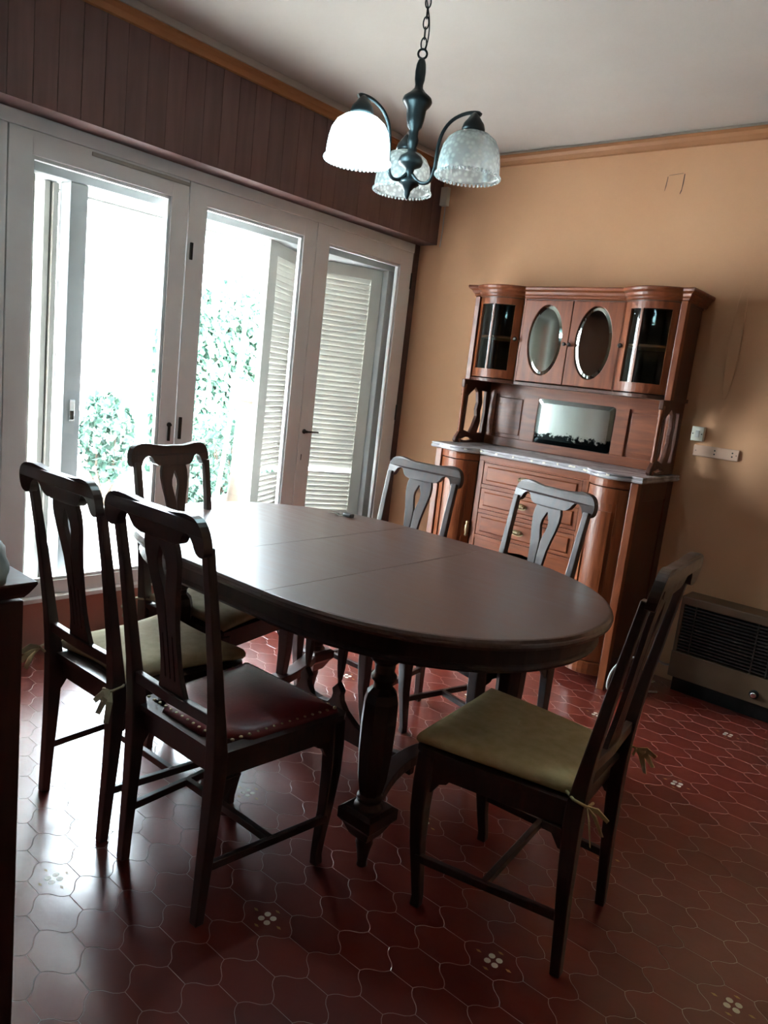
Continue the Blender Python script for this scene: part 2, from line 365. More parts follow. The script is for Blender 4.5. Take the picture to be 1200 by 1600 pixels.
struct(MB().box(-.35, RX+.15, RY-.15, .15, H, H+.25), 'ceiling', 'ceil')
struct(MB().box(-.35, RX+.15, 0, .15, -.12, H), 'wall_back', 'orange')
struct(MB().box(RX, RX+.15, RY, 0, -.12, H), 'wall_right', 'beige')
struct(MB().box(-.35, RX+.15, RY-.15, RY, -.12, H), 'wall_front', 'beige')
lw = MB(); lw.box(-.35, 0, -3.25, 0, -.12, .235); lw.box(-.35, 0, -3.25, 0, 2.262, H); lw.box(-.35, 0, RY, -3.25, -.12, H)
struct(lw, 'wall_left', 'knee')
# pelmet of dark boards over the windows, with grooves between the boards
pm = MB(); yb = -.002
while yb > -4.2:
    wd = .095
    pm.box(.002, .140, yb-wd+.0025, yb, 2.262, 2.70); pm.box(.002, .135, yb-wd, yb-wd+.0025, 2.262, 2.70); yb -= wd
struct(pm, 'trim_pelmet', 'board')
tm = MB()
tm.plate([(.14,2.688),(.152,2.692),(.158,2.715),(.172,2.728),(.172,2.738),(.14,2.738)], [], lambda u, v, d: (u, d, v), -4.2, -.002)
struct(tm, 'trim_pelmet_moulding', 'moulding', .001)
tm = MB(); tm.box(.003, .180, -4.2, -.003, 2.738, H-.001)
struct(tm, 'trim_ceiling_edge', 'ceil', .003)
tm = MB(); tm.plate([(-.002,2.695),(-.016,2.700),(-.022,2.72),(-.032,2.735),(-.034,2.752),(-.002,2.752)], [], lambda u, v, d: (d, u, v), .182, RX)
struct(tm, 'trim_back_moulding', 'moulding', .001)
tm = MB(); tm.box(.182, RX, -.020, -.001, 2.752, H-.001); struct(tm, 'trim_plaster_edge', 'ceil', .003)
struct(MB().box(-.06, .006, -.048, -.001, .236, 2.261), 'trim_brown_jamb', 'brownpaint', .002)
struct(MB().box(-.34, .035, -3.25, -.05, .236, .258), 'trim_window_sill', 'white', .004)
struct(MB().box(-.34, .004, -3.25, -.05, 2.205, 2.261), 'trim_window_head', 'white', .003)
# outer lintel and posts of the opening
ol = MB(); ol.box(-.34, -.09, -3.25, -.05, 2.075, 2.204)
ol.box(-.34, -.09, -.175, -.05, .259, 2.074); ol.box(-.20, -.10, -2.285, -2.205, .259, 2.074)
struct(ol, 'trim_outer_frame', 'outer', .003)
struct(MB().box(RX-.016, RX-.001, RY+.02, -.02, .001, .09), 'baseboard_right', 'brownpaint', .002)

# ------------------------------------------------------------------ windows (four leaves over the low wall)
def leaf(n, y0, y1, g0, g1):
    r = sroot('window_%d' % n, (0, (y0+y1)/2, .26)); off = r.location
    f = MB(off); zb, zt, gb, gt = .259, 2.204, .322, 2.113
    f.box(-.045, .0, y0, g0, zb, zt); f.box(-.045, 0, g1, y1, zb, zt); f.box(-.045, 0, g0, g1, zb, gb); f.box(-.045, 0, g0, g1, gt, zt)
    build(f, 'frame', 'white', r, .002)
    bd = MB(off)    # glazing bead
    for a0, a1, b0, b1 in ((g0, g0+.014, gb, gt), (g1-.014, g1, gb, gt), (g0, g1, gb, gb+.014), (g0, g1, gt-.014, gt)):
        bd.box(-.034, -.010, a0, a1, b0, b1)
    build(bd, 'glazing_bead', 'white', r, .002)
    build(MB(off).box(-.024, -.020, g0+.003, g1-.003, gb+.003, gt-.003), 'glass', 'pane', r)
    return r, off
leaf(1, -3.245, -2.595, -3.14, -2.70)
w2, o2 = leaf(2, -2.590, -1.760, -2.498, -1.850)
w3, o3 = leaf(3, -1.755, -.915, -1.658, -1.008)
w4, o4 = leaf(4, -.910, -.052, -.812, -.168)
def lever(mbh, y, z, d=1):
    mbh.lathe([(.014,0),(.014,.006),(.008,.008),(.008,.03)], (0, y, z), 14, axis='x')
    mbh.tube([(.03,y,z),(.034,y+.03*d,z),(.034,y+.085*d,z-.002)], [.006,.006,.005], 8)
    return mbh
build(lever(MB(o4), -.875, 1.035), 'handle', 'iron', w4)
hp = MB(o4); hp.box(0, .003, -.893, -.870, .85, .94); build(hp, 'keyhole_plate', 'white', w4, .001)
kh = MB(o4); kh.box(.003, .0045, -.885, -.880, .865, .90); build(kh, 'keyhole', 'iron', w4)
for z in (2.03, 1.18, .55):
    build(MB(o4).lathe([(.006,-.05),(.006,.05)], (.006, -.056, z), 10), 'hinge', 'iron', w4)
ch = MB(o2); ch.lathe([(.012,0),(.012,.008),(.006,.01),(.006,.02)], (0, -1.795, 1.05), 12, axis='x'); ch.box(.0, .012, -1.80, -1.79, .97, 1.05)
build(ch, 'catch', 'iron', w2, .001)
ch = MB(o2); ch.box(.0, .008, -2.25, -1.76, 2.178, 2.194); build(ch, 'weather_strip', 'cream', w2, .002)
ch = MB(o3); ch.box(.0, .010, -1.74, -1.725, .98, 1.09); ch.box(.0, .010, -1.74, -1.725, 1.85, 1.93); build(ch, 'bolt', 'iron', w3, .002)

# ------------------------------------------------------------------ outside
struct(MB().box(-14, -.35, -12, 9, -.25, -.10), 'ground_patio', 'paving')
struct(MB().box(-5.2, -5.0, -12, 9, -.10, 2.0), 'wall_garden', 'gwall')
struct(MB().box(-5.0, -.36, 3.4, 3.6, -.10, 2.3), 'wall_garden_side', 'gwall')
struct(MB().box(-1.32, -.352, -8, 4, 2.36, 2.44), 'ceiling_porch', 'gwall')
struct(MB().box(-1.34, -1.28, -8, 4, 2.245, 2.359), 'trim_porch_edge', 'fringe')
struct(MB().box(-.352, -.30, -8, -3.3, -.12, 2.9), 'wall_outside', 'gwall')
def shutter(label, loc, rz, wd, z0, z1, lv=True, st=.12):
    r = thing('louvered_shutter', label, 'shutter', loc, rz)
    f = MB(); hgt = z1-z0; th = .032
    f.box(0, st, -th/2, th/2, 0, hgt); f.box(wd-st, wd, -th/2, th/2, 0, hgt); f.box(st, wd-st, -th/2, th/2, 0, .10); f.box(st, wd-st, -th/2, th/2, hgt-.07, hgt)
    build(f, 'frame', 'cream', r, .002)
    l = MB(); z = .105; p = .0315
    while z < hgt-.085:
        if not (.48 < z < .495):
            l.add([(st,.011,z-.010),(wd-st,.011,z-.010),(wd-st,-.013,z+.027),(st,-.013,z+.027),(st,.016,z-.008),(wd-st,.016,z-.008),(wd-st,-.008,z+.030),(st,-.008,z+.030)],
                   [(0,3,2,1),(4,5,6,7),(0,1,5,4),(2,3,7,6),(1,2,6,5),(3,0,4,7)])
        z += p
    build(l, 'louvers', 'cream', r)
    return r
# closed shutter behind the right hand panes; local x runs along +Y
SA = math.radians(26); SL_ = .53
fx_, fy_ = -.145-SL_*math.sin(SA), -.175-SL_*math.cos(SA)
shutter('cream louvered shutter leaf behind the right-hand window pane, hinged at the brown jamb', (fx_, fy_, .262), PI/2-SA, SL_, 0, 1.81, True, .075)
shutter('cream louvered shutter leaf seen nearly edge-on in the middle window pane', (fx_+SL_*math.sin(SA)+.006, fy_-SL_*math.cos(SA)-.014, .262), PI/2+SA, SL_, 0, 1.81, True, .11)
shutter('closed cream louvered shutter at the far left, outside the leftmost window leaf', (-.155, -3.24, .262), PI/2, .82, 0, 1.81)
for k, (y, lab) in enumerate(((-2.300,'folded white shutter nearest the latch post outside the wide pane'),(-2.335,'folded white shutter farthest from the latch post outside the wide pane'))):
    r = thing('folded_shutter', lab, 'shutter', (-.20-.01*k, y, .262), PI, None)
    f = MB(); f.box(0, .10, -.013, .013, 0, 1.81); f.box(.36,.46,-.013,.013,0,1.81); f.box(.1,.36,-.013,.013,0,.1); f.box(.1,.36,-.013,.013,1.71,1.81); build(f, 'frame', 'cream', r, .003)
    l = MB(); z = .1
    while z < 1.70: l.box(.1, .36, -.009, .009, z+.004, z+.022); z += .03
    build(l, 'louvers', 'cream', r)
lt = thing('shutter_latch', 'small metal latch on the white post behind the wide window pane', 'latch', (-.100, -2.245, 1.08))
l = MB(); l.box(0, .006, -.012, .012, -.04, .06); build(l, 'latch_plate', 'chrome', lt, .001)
l = MB(); l.box(.006, .014, -.006, .006, -.03, .01); build(l, 'latch_tongue', 'iron', lt, .001)

def leaves(mb, c, rad, n, size, up_=.3, flat=None):
    for _ in range(n):
        while True:
            p = Vector([random.uniform(-1,1) for _ in range(3)])
            if p.length <= 1: break
        if p.length < .55 and random.random() < .6: p = p.normalized()*random.uniform(.6,1)
        q = Vector((c[0]+p.x*rad[0], c[1]+p.y*rad[1], c[2]+p.z*rad[2]))
        leafq(mb, q, size*random.uniform(.6,1.3), Vector((random.uniform(-1,1)+.2, random.uniform(-1,1), random.uniform(-.2,1))))
def leafq(mb, q, s, nrm):
    nrm = nrm.normalized(); a = nrm.cross(Vector((random.uniform(-1,1), random.uniform(-1,1), random.uniform(-1,1)))).normalized(); b2 = nrm.cross(a)
    k = nrm*s*.12
    mb.add([q-a*s*.5, q-a*s*.1+b2*s*.38+k, q+a*s*.55-k*.5, q-a*s*.1-b2*s*.38+k], [(0,1,2),(0,2,3)])
# ivy climbing the garden wall
iv = thing('climbing_ivy', 'tall green climbing ivy on the garden wall seen through the middle pane', 'ivy', (-4.9, 2.4, -.1))
mb = MB((-4.9, 2.4, -.1))
for _ in range(6500):
    y = random.uniform(1.2, 3.3); zt = 1.55+.75*math.sin((y-1.2)*1.3)+random.uniform(-.35,.35); z = -.05+(max(.6, zt)+.05)*random.random()**1.25
    leafq(mb, Vector((-4.93+random.uniform(0,.30), y, z)), random.uniform(.08,.15), Vector((1, random.uniform(-.6,.6), random.uniform(-.2,.9))))
build(mb, 'foliage', 'ivy', iv)
mb = MB((-4.9, 2.4, -.1))
for k in range(7):
    y = 1.4+.3*k; mb.tube([(-4.93, y, -.1), (-4.95, y+.1, .6), (-4.95, y-.06, 1.2), (-4.95, y+.05, 1.8)], [.02,.016,.012,.006], 6)
build(mb, 'stem', 'bark', iv)
def shrub(label, loc, rad, n, size):
    r = thing('garden_shrub', label, 'shrub', (loc[0], loc[1], -.10))
    mb = MB(r.location); leaves(mb, loc, rad, n, size); build(mb, 'foliage', 'shrubleaf', r)
    mb = MB(r.location)
    for k in range(6):
        a = k*1.05; mb.tube([(loc[0], loc[1], -.1), (loc[0]+.15*math.cos(a), loc[1]+.15*math.sin(a), loc[2]*.5), (loc[0]+rad[0]*.6*math.cos(a), loc[1]+rad[1]*.6*math.sin(a), loc[2]+rad[2]*.3)], [.015,.011,.005], 6)
    build(mb, 'stem', 'bark', r)
shrub('tall rounded green shrub in the garden behind the wide window pane', (-3.3, -.27, .56), (.3,.24,.44), 900, .085)
shrub('low leafy green shrub right of the rounded shrub in the garden', (-2.75, .32, .25), (.26,.26,.26), 800, .08)
shrub('green shrub growing at the foot of the garden ivy', (-3.6, 1.35, .35), (.35,.42,.5), 900, .09)
tr = thing('tree_trunk', 'rough brown tree trunk in the garden behind the leaning stick', 'tree', (-2.6, .86, -.1))
mb = MB(tr.location); mb.tube([(-2.6,.86,-.1),(-2.6,.86,.3),(-2.58,.84,.7),(-2.6,.86,1.015)], [.19,.15,.14,.13], 14); build(mb, 'trunk', 'bark', tr)
bx = thing('garden_box', 'white box with a red lid standing on the tree stump', 'box', (-2.6, .86, 1.03))
mb = MB(); mb.box(-.14,.14,-.16,.16,0,.15); build(mb, 'body', 'white', bx, .01)
mb = MB(); mb.box(-.15,.15,-.17,-.10,.15,.18); build(mb, 'lid', 'redplastic', bx, .004)
mb = MB((-1.0,-.60,.6)); mb.tube([(-1.0,-.775,-.10),(-1.06,-.60,.9),(-1.15,-.43,1.84)], [.016,.015,.013], 10)
tag(build(mb, 'leaning_stick', 'stick', loc=(-1.0,-.60,.6)), 'long pale wooden stick leaning outside the middle window pane', 'stick')

# ------------------------------------------------------------------ dining table
TC = Vector((1.493, -2.005, 0)); BA, BB = .725, .592; XL, XR = 1.288, 1.700
tb = thing('dining_table', 'long oval dark wooden extension dining table with turned legs', 'table', TC); off = TC
def half(sgn, inset=0, n=40):
    x0 = XR if sgn > 0 else XL; pts = []
    for i in range(n+1):
        a = -PI/2+PI*i/n; ca, sa = math.cos(a), math.sin(a)
        e = .94
        pts.append((x0+sgn*(BA-inset)*abs(ca)**e, TC.y+(BB-inset)*(1 if sa > 0 else -1)*abs(sa)**e))
    return pts if sgn > 0 else pts[::-1]
def tprof(mk, x0=None, x1=None):
    prof = [(.014,.752),(.002,.754),(0,.762),(.003,.768),(.004,.772),(.010,.779),(.016,.7805)]
    return prof
def top_half(sgn):
    mb = MB(off); rings = []
    for ins, z in tprof(0):
        rings.append([(x, y, z) for x, y in half(sgn, ins)])
    # keep the straight (seam) side flush
    mb.loft(rings); return mb
build(top_half(1), 'tabletop_half', 'top', tb); build(top_half(-1), 'tabletop_half', 'top', tb)
mb = MB(off); rings = []
g_ = .0022
for ins, z in tprof(0):
    rings.append([(XL+g_, TC.y-BB+ins, z), (XR-g_, TC.y-BB+ins, z), (XR-g_, TC.y+BB-ins, z), (XL+g_, TC.y+BB-ins, z)])
mb.loft(rings); build(mb, 'table_leaf', 'top', tb)
# apron following the oval
def oval(inset, n=40): return half(1, inset, n)+half(-1, inset, n)
mb = MB(off)
def ring_wall(mb, prof):
    rings = [[(x, y, z) for x, y in oval(ins)] for ins, z in prof]; mb.loft(rings+[rings[0]], caps=False)
ring_wall(mb, [(.040,.752),(.040,.700),(.036,.695),(.032,.688),(.036,.680),(.060,.680),(.060,.752)])
build(mb, 'apron', 'table', tb)
mb = MB(off); mb.box(.80, 2.18, TC.y-.05, TC.y+.05, .69, .75); 
for y in (-2.38, -1.65): mb.box(.86, 2.12, y-.025, y+.025, .69, .75)
build(mb, 'slide_rail', 'table', tb, .002)
LP = [(2.0,-2.386),(2.0,-1.655),(1.02,-2.386),(1.02,-1.655)]
for lx, ly in LP:
    mb = MB(off)
    mb.lathe([(.045,.680),(.045,.64),(.030,.625),(.028,.60),(.036,.59),(.036,.58),(.027,.57),(.027,.55)], (lx,ly,0), 24)
    mb.lathe([(.030,.555),(.044,.54),(.050,.515),(.052,.45),(.050,.36),(.044,.28),(.036,.24),(.030,.225)], (lx,ly,0), 8, smooth=False, rot=PI/8)
    mb.lathe([(.030,.23),(.038,.222),(.038,.212),(.030,.205),(.042,.195),(.045,.185)], (lx,ly,0), 24)
    s_ = .062
    mb.loft([[(lx+a*k, ly+c*k, z) for a, c in ((-1,-1),(1,-1),(1,1),(-1,1))] for k, z in ((.05,.19),(s_,.182),(s_,.150),(.050,.135),(.036,.105),(.030,.095))])
    mb.lathe([(.030,.098),(.024,.085),(.026,.075),(.020,.05),(.014,.012),(.016,.0)], (lx,ly,0), 16)
    build(mb, 'leg', 'table', tb, .001)
# shaped stretchers between the legs of each end, and the long board with finials
for sgn, x0 in ((1,2.0),(-1,1.02)):
    def pth(dx, k):
        return [(x0-sgn*(dx+.125*math.sin(PI*t)**1.0), -2.386+.731*t+0*k) for t in [i/16 for i in range(17)]]
    a_ = pth(-.028, 0); b_ = pth(.034, 0)
    poly = a_ + b_[::-1]
    mb = MB(off); mb.plate(poly, [], lambda u, v, d: (u, v, d), .148, .182); build(mb, 'curved_stretcher', 'table', tb, .003)
cx = 1.415; hw = .455
rh = [(0,.20),(.045,.205),(.062,.225),(.066,.245),(.060,.262),(.072,.275),(.085,.290),(.098,.275),(.110,.262),(.105,.245),(.110,.225),(.135,.195),(.19,.160),(.26,.145),(.36,.140),(.41,.150),(.455,.150)]
poly = [(cx+u, z) for u, z in rh]+[(cx+hw,.09),(cx-hw,.09)]+[(cx-u, z) for u, z in reversed(rh)][:-1]
mb = MB(off); mb.plate(poly, [], lambda u, v, d: (u, TC.y+d, v), -.013, .013); build(mb, 'long_stretcher', 'table', tb, .003)
for k in (-1, 1):
    mb = MB(off); x = cx+k*.085
    sp_ = [(0,.285),(.006,.31),(.012,.345),(.0165,.40),(.0165,.46),(.014,.52),(.013,.60),(.02,.69)]
    mb.plate([(x+u, z) for u, z in sp_]+[(x-u, z) for u, z in reversed(sp_)][:-1], [], lambda u, v, d: (u, TC.y+d, v), -.010, .010)
    build(mb, 'slat', 'table', tb, .002)
# keys lying on the table
kx, ky = 1.02, -1.553
kk = thing('key_bunch', 'small bunch of metal keys lying on the far part of the tabletop', 'keys', (kx, ky, .7806)); kk.scale = (1.35,)*3
mb = MB(); mb.tube([(-.012+.012*math.cos(a), .0+.012*math.sin(a), .002) for a in [2*PI*i/20 for i in range(20)]], .0012, 6); build(mb, 'ring', 'chrome', kk)
for k, a in enumerate((.3, .9)):
    mb = MB(); ca, sa = math.cos(a), math.sin(a)
    def kf(u, v, d): return (-.012+u*ca-v*sa, u*sa+v*ca, d)
    o_ = ell(-.018, 0, .009, .009, 16); mb.plate(o_, [ell(-.021, 0, .003, .003, 8)], kf, .003+.002*k, .005+.002*k)
    mb.plate([(-.045,-.003),(-.010,-.003),(-.010,.003),(-.045,.003)], [], kf, .003+.002*k, .005+.002*k)
    build(mb, 'key', 'chrome', kk)
mb = MB(); mb.box(.0, .034, -.010, .012, .0005, .014); build(mb, 'fob', 'black', kk, .004)

# ------------------------------------------------------------------ chairs (local: +x forward, origin between the rear feet)
def post_x(z):
    pts = [(0,0.0),(.10,.005),(.25,.014),(.40,.019),(.46,.018),(.56,.008),(.80,-.026),(1.06,-.070)]
    for (z0, x0), (z1, x1) in zip(pts, pts[1:]):
        if z <= z1: t = (z-z0)/(z1-z0); return x0+(x1-x0)*t
    return pts[-1][1]
def back_fn(u, v, d):
    return (post_x(v)+d*.98, u, v-d*.2*0)
def make_chair(label, loc, deg, seat):
    r = thing('dining_chair', label, 'chair', loc, math.radians(deg), None)
    for s in (-1,1):    # rear posts, legs and back uprights in one piece
        mb = MB(); zs = [0,.05,.12,.22,.32,.40,.46,.52,.60,.72,.84,.93,.985]
        path = [(post_x(z), s*(.170+.004*z+.008*min(1, z)), z) for z in zs]
        sz = [(.028,.026),(.029,.027),(.031,.029),(.034,.033),(.036,.038),(.038,.042),(.038,.042),(.036,.036),(.032,.030),(.029,.026),(.027,.023),(.026,.022),(.026,.022)]
        mb.bar(path, sz, (0,1,0)); build(mb, 'rear_leg', 'chair', r, .003)
    for s in (-1,1):
        mb = MB(); pf = [(.418,.192,.44),(.421,.195,.36),(.422,.196,.28),(.416,.195,.18),(.404,.195,.09),(.394,.198,.03),(.394,.201,0)]
        mb.bar([(x, s*y, z) for x, y, z in pf], [(.046,.046),(.046,.046),(.042,.042),(.035,.035),(.029,.029),(.026,.026),(.028,.028)], (0,1,0))
        build(mb, 'front_leg', 'chair', r, .004)
    crest = [(0,1.046),(.05,1.045),(.09,1.050),(.13,1.056),(.165,1.054),(.188,1.042),(.201,1.020),(.205,.995),(.201,.972),(.186,.963),(.168,.966),(.158,.978),(.152,.994),(.140,1.006),(.124,1.010),(.110,1.002),(.102,.986),(.092,.976),(.075,.970),(0,.966)]
    mb = MB(); mb.plate(smooth_poly(mirror_poly(crest), 1), [], lambda u, v, d: (post_x(v)+d-.35*u*u, u, v), -.013, .011)
    build(mb, 'crest_rail', 'chair', r, .004)
    sp = [(0,.975),(.060,.975),(.067,.950),(.068,.920),(.062,.885),(.052,.845),(.043,.80),(.038,.75),(.036,.70),(.037,.65),(.042,.61),(.050,.58),(.056,.560),(.056,.548),(0,.548)]
    hole = [(.0,.950),(.007,.936),(.0165,.914),(.018,.893),(.012,.868),(.0045,.842),(.0022,.83),(.0020,.60),(0,.596)]
    h2 = [(.020,.72),(.022,.715),(.022,.60),(.020,.596),(.018,.60),(.018,.715)]
    mb = MB(); mb.plate(mirror_poly(sp), [mirror_poly(hole), h2, [(-u, v) for u, v in h2][::-1]], lambda u, v, d: (post_x(v)+d, u, v), -.007, .007)
    build(mb, 'splat', 'chair', r, .0012)
    mb = MB(); mb.bar([(post_x(.545), -.165, .545), (post_x(.545)-.006, 0, .545), (post_x(.545), .165, .545)], (.030,.020), (0,0,1)); build(mb, 'back_rail', 'chair', r, .003)
    # seat frame
    mb = MB(); poly = [(.022,-.184),(.422,-.219),(.440,-.208),(.440,.208),(.422,.219),(.022,.184)]
    inner = offset_poly(poly, -.028)
    def ring(mb, o_, i_, z0, z1): mb.plate(o_, [i_], lambda u, v, d: (u, v, d), z0, z1)
    ring(mb, offset_poly(poly, -.012), offset_poly(poly, -.034), .385, .445)
    ring(mb, offset_poly(poly, .004), offset_poly(poly, -.034), .447, .462)
    ring(mb, offset_poly(poly, -.006), offset_poly(poly, -.034), .438, .447)
    build(mb, 'seat_frame', 'chair', r, .004)
    for s in (-1,1):      # shaped brackets under the rails
        for xa, d_ in ((.405,-1),(.035,1)):
            yy = s*(.190 if d_ < 0 else .178); mb = MB()
            mb.plate([(0,0),(.06,0),(.050,-.014),(.030,-.022),(.018,-.040),(.010,-.052),(0,-.055)], [], lambda u, v, d, xa=xa, d_=d_, yy=yy: (xa+d_*u, yy+d, .386+v), -.008, .008)
            build(mb, 'corner_bracket', 'chair', r, .002)
    for s in (-1,1):
        mb = MB(); mb.bar([(post_x(.15)+.01, s*.172, .152), (.41, s*.206, .142)], (.016,.022), (0,1,0)); build(mb, 'side_stretcher', 'chair', r, .002)
    mb = MB(); mb.bar([(.215,-.188,.148),(.215,.188,.148)], (.018,.022), (1,0,0)); build(mb, 'cross_stretcher', 'chair', r, .002)
    # seat
    sp2 = offset_poly(poly, -.016)
    if seat == 'leather':
        mb = MB(); rings = []
        for d_, z in ((-.010,.455),(0,.462),(-.004,.474),(-.03,.484),(-.08,.490),(-.14,.492)):
            q = smooth_poly(offset_poly(sp2, 0), 1); c0 = Vector((.25,0)); k = 1+d_/.2
            rings.append([(c0.x+(x-c0.x)*k, y*k, z) for x, y in q])
        mb.loft(rings, True); build(mb, 'seat', 'red_leather', r)
        mb = MB(); q = sp2; n = len(q)
        for i in range(n):
            a, b2 = Vector(q[i]), Vector(q[(i+1) % n]); L = (b2-a).length; kk_ = max(1, int(L/.026))
            for j in range(kk_):
                p = a+(b2-a)*(j/kk_); p = p+(Vector((.25,0))-p).normalized()*.012
                mb.lathe([(.0055,0),(.0045,.003),(.001,.0045)], (p.x, p.y, .474), 8)
        build(mb, 'nail_heads', 'brass', r)
    else:
        mb = MB(); build(mb.plan(offset_poly(poly,-.03), [(0,.44),(0,.466)]), 'seat', 'chair', r)
        mat, th, rim = ('olive', .038, .012) if seat == 'olive' else ('beigecloth', .045, .004)
        sq = [(.038,-.172),(.448,-.218),(.448,.218),(.038,.172)]
        def side(a, b2, n=8): return [(a[0]+(b2[0]-a[0])*i/n, a[1]+(b2[1]-a[1])*i/n) for i in range(n)]
        q = sum([side(sq[i], sq[(i+1) % 4]) for i in range(4)], [])
        if seat != 'olive': q = [((x-.26)*(1-.10*abs(math.sin(i*PI/8)))+.26, y*(1-.10*abs(math.sin(i*PI/8)))) for i, (x, y) in enumerate(q)]
        rings = []
        for d_, h_ in ((.97,0),(1.0,.20),(1.0,.42),(.975,.68),(.92,.86),(.80,.95),(.55,1.0),(.25,1.02),(.02,1.02)):
            ww = random.Random(int(d_*100)+5)
            rings.append([(.26+(x-.26)*d_, y*d_, .467+th*h_+.0012*math.sin(7*i+h_*5)*(1 if 0 < h_ < .9 else 0)) for i, (x, y) in enumerate(q)])
        cu = build(mb2 := MB().loft(rings, True), 'cushion', mat, r)
        for s in (-1,1):     # ties round the rear posts with a loose bow
            px0 = post_x(.475); y0 = s*.178; mb = MB()
            mb.tube([(.055, s*.165,.476),(px0+.005, s*.202,.480),(px0-.030, s*.200,.474),(px0-.032, s*.165,.470)], .004, 6)
            for q_, (dx, dz) in enumerate(((-.055,-.010),(-.050,-.045),(-.030,-.075))):
                mb.bar([(px0-.028, s*.198, .474), (px0-.028+dx*.5, s*(.205+.006*q_), .474+dz*.4+.008), (px0-.028+dx, s*(.208+.01*q_), .474+dz)], [(.007,.002),(.018,.003),(.014,.002)], (0,.4,1))
            build(mb, 'cushion_tie', mat, cu)
    return r
GR = 'dark dining chairs round the table'
def cp(src, label, loc, deg):
    c = copy_tree(src); c.location = loc; c.rotation_euler.z = math.radians(deg); c['label'] = label; return c
ch_red = make_chair('dark wooden dining chair with a studded burgundy leather seat, nearest the camera on the left', (1.714,-2.882,0), 90.7, 'leather')
ch_R = make_chair('dark wooden dining chair with a square olive cushion at the right end of the table', (2.582,-2.155,0), 186.3, 'olive')
ch_L = make_chair('leftmost dark dining chair, with a rounded beige seat cushion, beside the red-seated chair', (1.265,-2.892,0), 91.4, 'beige')
cp(ch_L, 'dark dining chair at the far left end of the table, its back against the windows', (.763,-2.224,0), 11.1)
cp(ch_red, 'dark dining chair behind the table nearest the windows, beside the left side of the sideboard', (1.223,-1.351,0), -90.1)
cp(ch_red, 'dark dining chair behind the table in front of the sideboard drawers', (1.829,-1.304,0), -102.9)
for o in list(COL.objects):
    if o.name.startswith('dining_chair') and o.parent is None: o['group'] = GR

# ------------------------------------------------------------------ sideboard
SB = Vector((1.283, -.25, 0))
sb = thing('sideboard', 'tall carved red-brown wooden sideboard with oval mirrors and glazed bowed doors', 'sideboard', SB)
def P(mb, name, mat, bevel=.002, parent=None): return build(mb, name, mat, parent or sb, bevel)
def B(): return MB(SB)
XC = 1.283
class Bow:
    def __init__(s, a, b2, h): s.a = Vector(a); s.b = Vector(b2); s.h = h; s.d = s.b-s.a; s.n = Vector((s.d.y, -s.d.x)).normalized(); 
    def pt(s, t, off=0):
        k = 4*s.h*t*(1-t); p = s.a+s.d*t+s.n*k
        tg = (s.d+s.n*(4*s.h*(1-2*t))).normalized(); nn = Vector((tg.y, -tg.x)); return p+nn*off
def bowslab(mb, bow, t0, t1, z0, z1, d0, d1, n=10):
    o_ = [bow.pt(t0+(t1-t0)*i/n, d1) for i in range(n+1)]; i_ = [bow.pt(t0+(t1-t0)*i/n, d0) for i in range(n+1)]
    ring = [(p.x, p.y) for p in o_]+[(p.x, p.y) for p in reversed(i_)]
    mb.loft([[(x, y, z0) for x, y in ring], [(x, y, z1) for x, y in ring]]); return mb
# lower body
lb = {-1: Bow((.722,-.462), (.952,-.425), .060), 1: Bow((1.614,-.425), (1.844,-.462), .060)}
def front_line(bows, xl, xr, yp, yc, n=12):      # plan outline CCW: back-left -> front-left -> ... -> back-right
    pts = [(xl, 0-.002), (xl, yp)]
    pts += [tuple(bows[-1].pt(i/n)) for i in range(n+1)] + [tuple(bows[1].pt(i/n)) for i in range(n+1)]
    pts += [(xr, yp), (xr, -.002)]
    return pts
FLW = front_line(lb, .685, 1.881, -.468, -.425)
mb = B()            # carcass: sides, back, bottom, top
mb.box(.69,.705,-.45,-.003,.07,1.035); mb.box(.69,1.876,-.018,-.003,.07,1.035); mb.box(.70,1.866,-.42,-.018,.10,.12)
P(mb, 'carcass', 'oakd')
for xs in (.6865, 1.8605):     # side frame-and-panel
    mb = B(); o_ = 1 if xs > 1 else -1; x1 = xs+.018
    mb.box(xs, x1, -.46, -.39, .05, 1.04); mb.box(xs, x1, -.08, -.003, 0, 1.04); mb.box(xs, x1, -.39, -.08, .05, .14); mb.box(xs, x1, -.39, -.08, .95, 1.04)
    mb.box(xs+.006, x1-.006, -.39, -.08, .14, .95)
    P(mb, 'side_panel', 'oakd', .003)
for x0, x1 in ((.683,.722), (1.844,1.883)):
    P(B().box(x0, x1, -.475, -.435, 0, 1.043), 'corner_post', 'oak', .003)
mb = B()            # top frieze rail below the marble, following the front
for s in (-1,1): bowslab(mb, lb[s], 0, 1, 1.005, 1.043, -.02, .004)
mb.box(.952, 1.614, -.429, -.405, 1.012, 1.043); P(mb, 'frieze_rail', 'oakh')
mb = B()
for s in (-1,1): bowslab(mb, lb[s], 0, 1, .06, .125, -.02, .006)
mb.box(.952,1.614,-.425,-.40,.06,.125); P(mb, 'plinth', 'oakh')
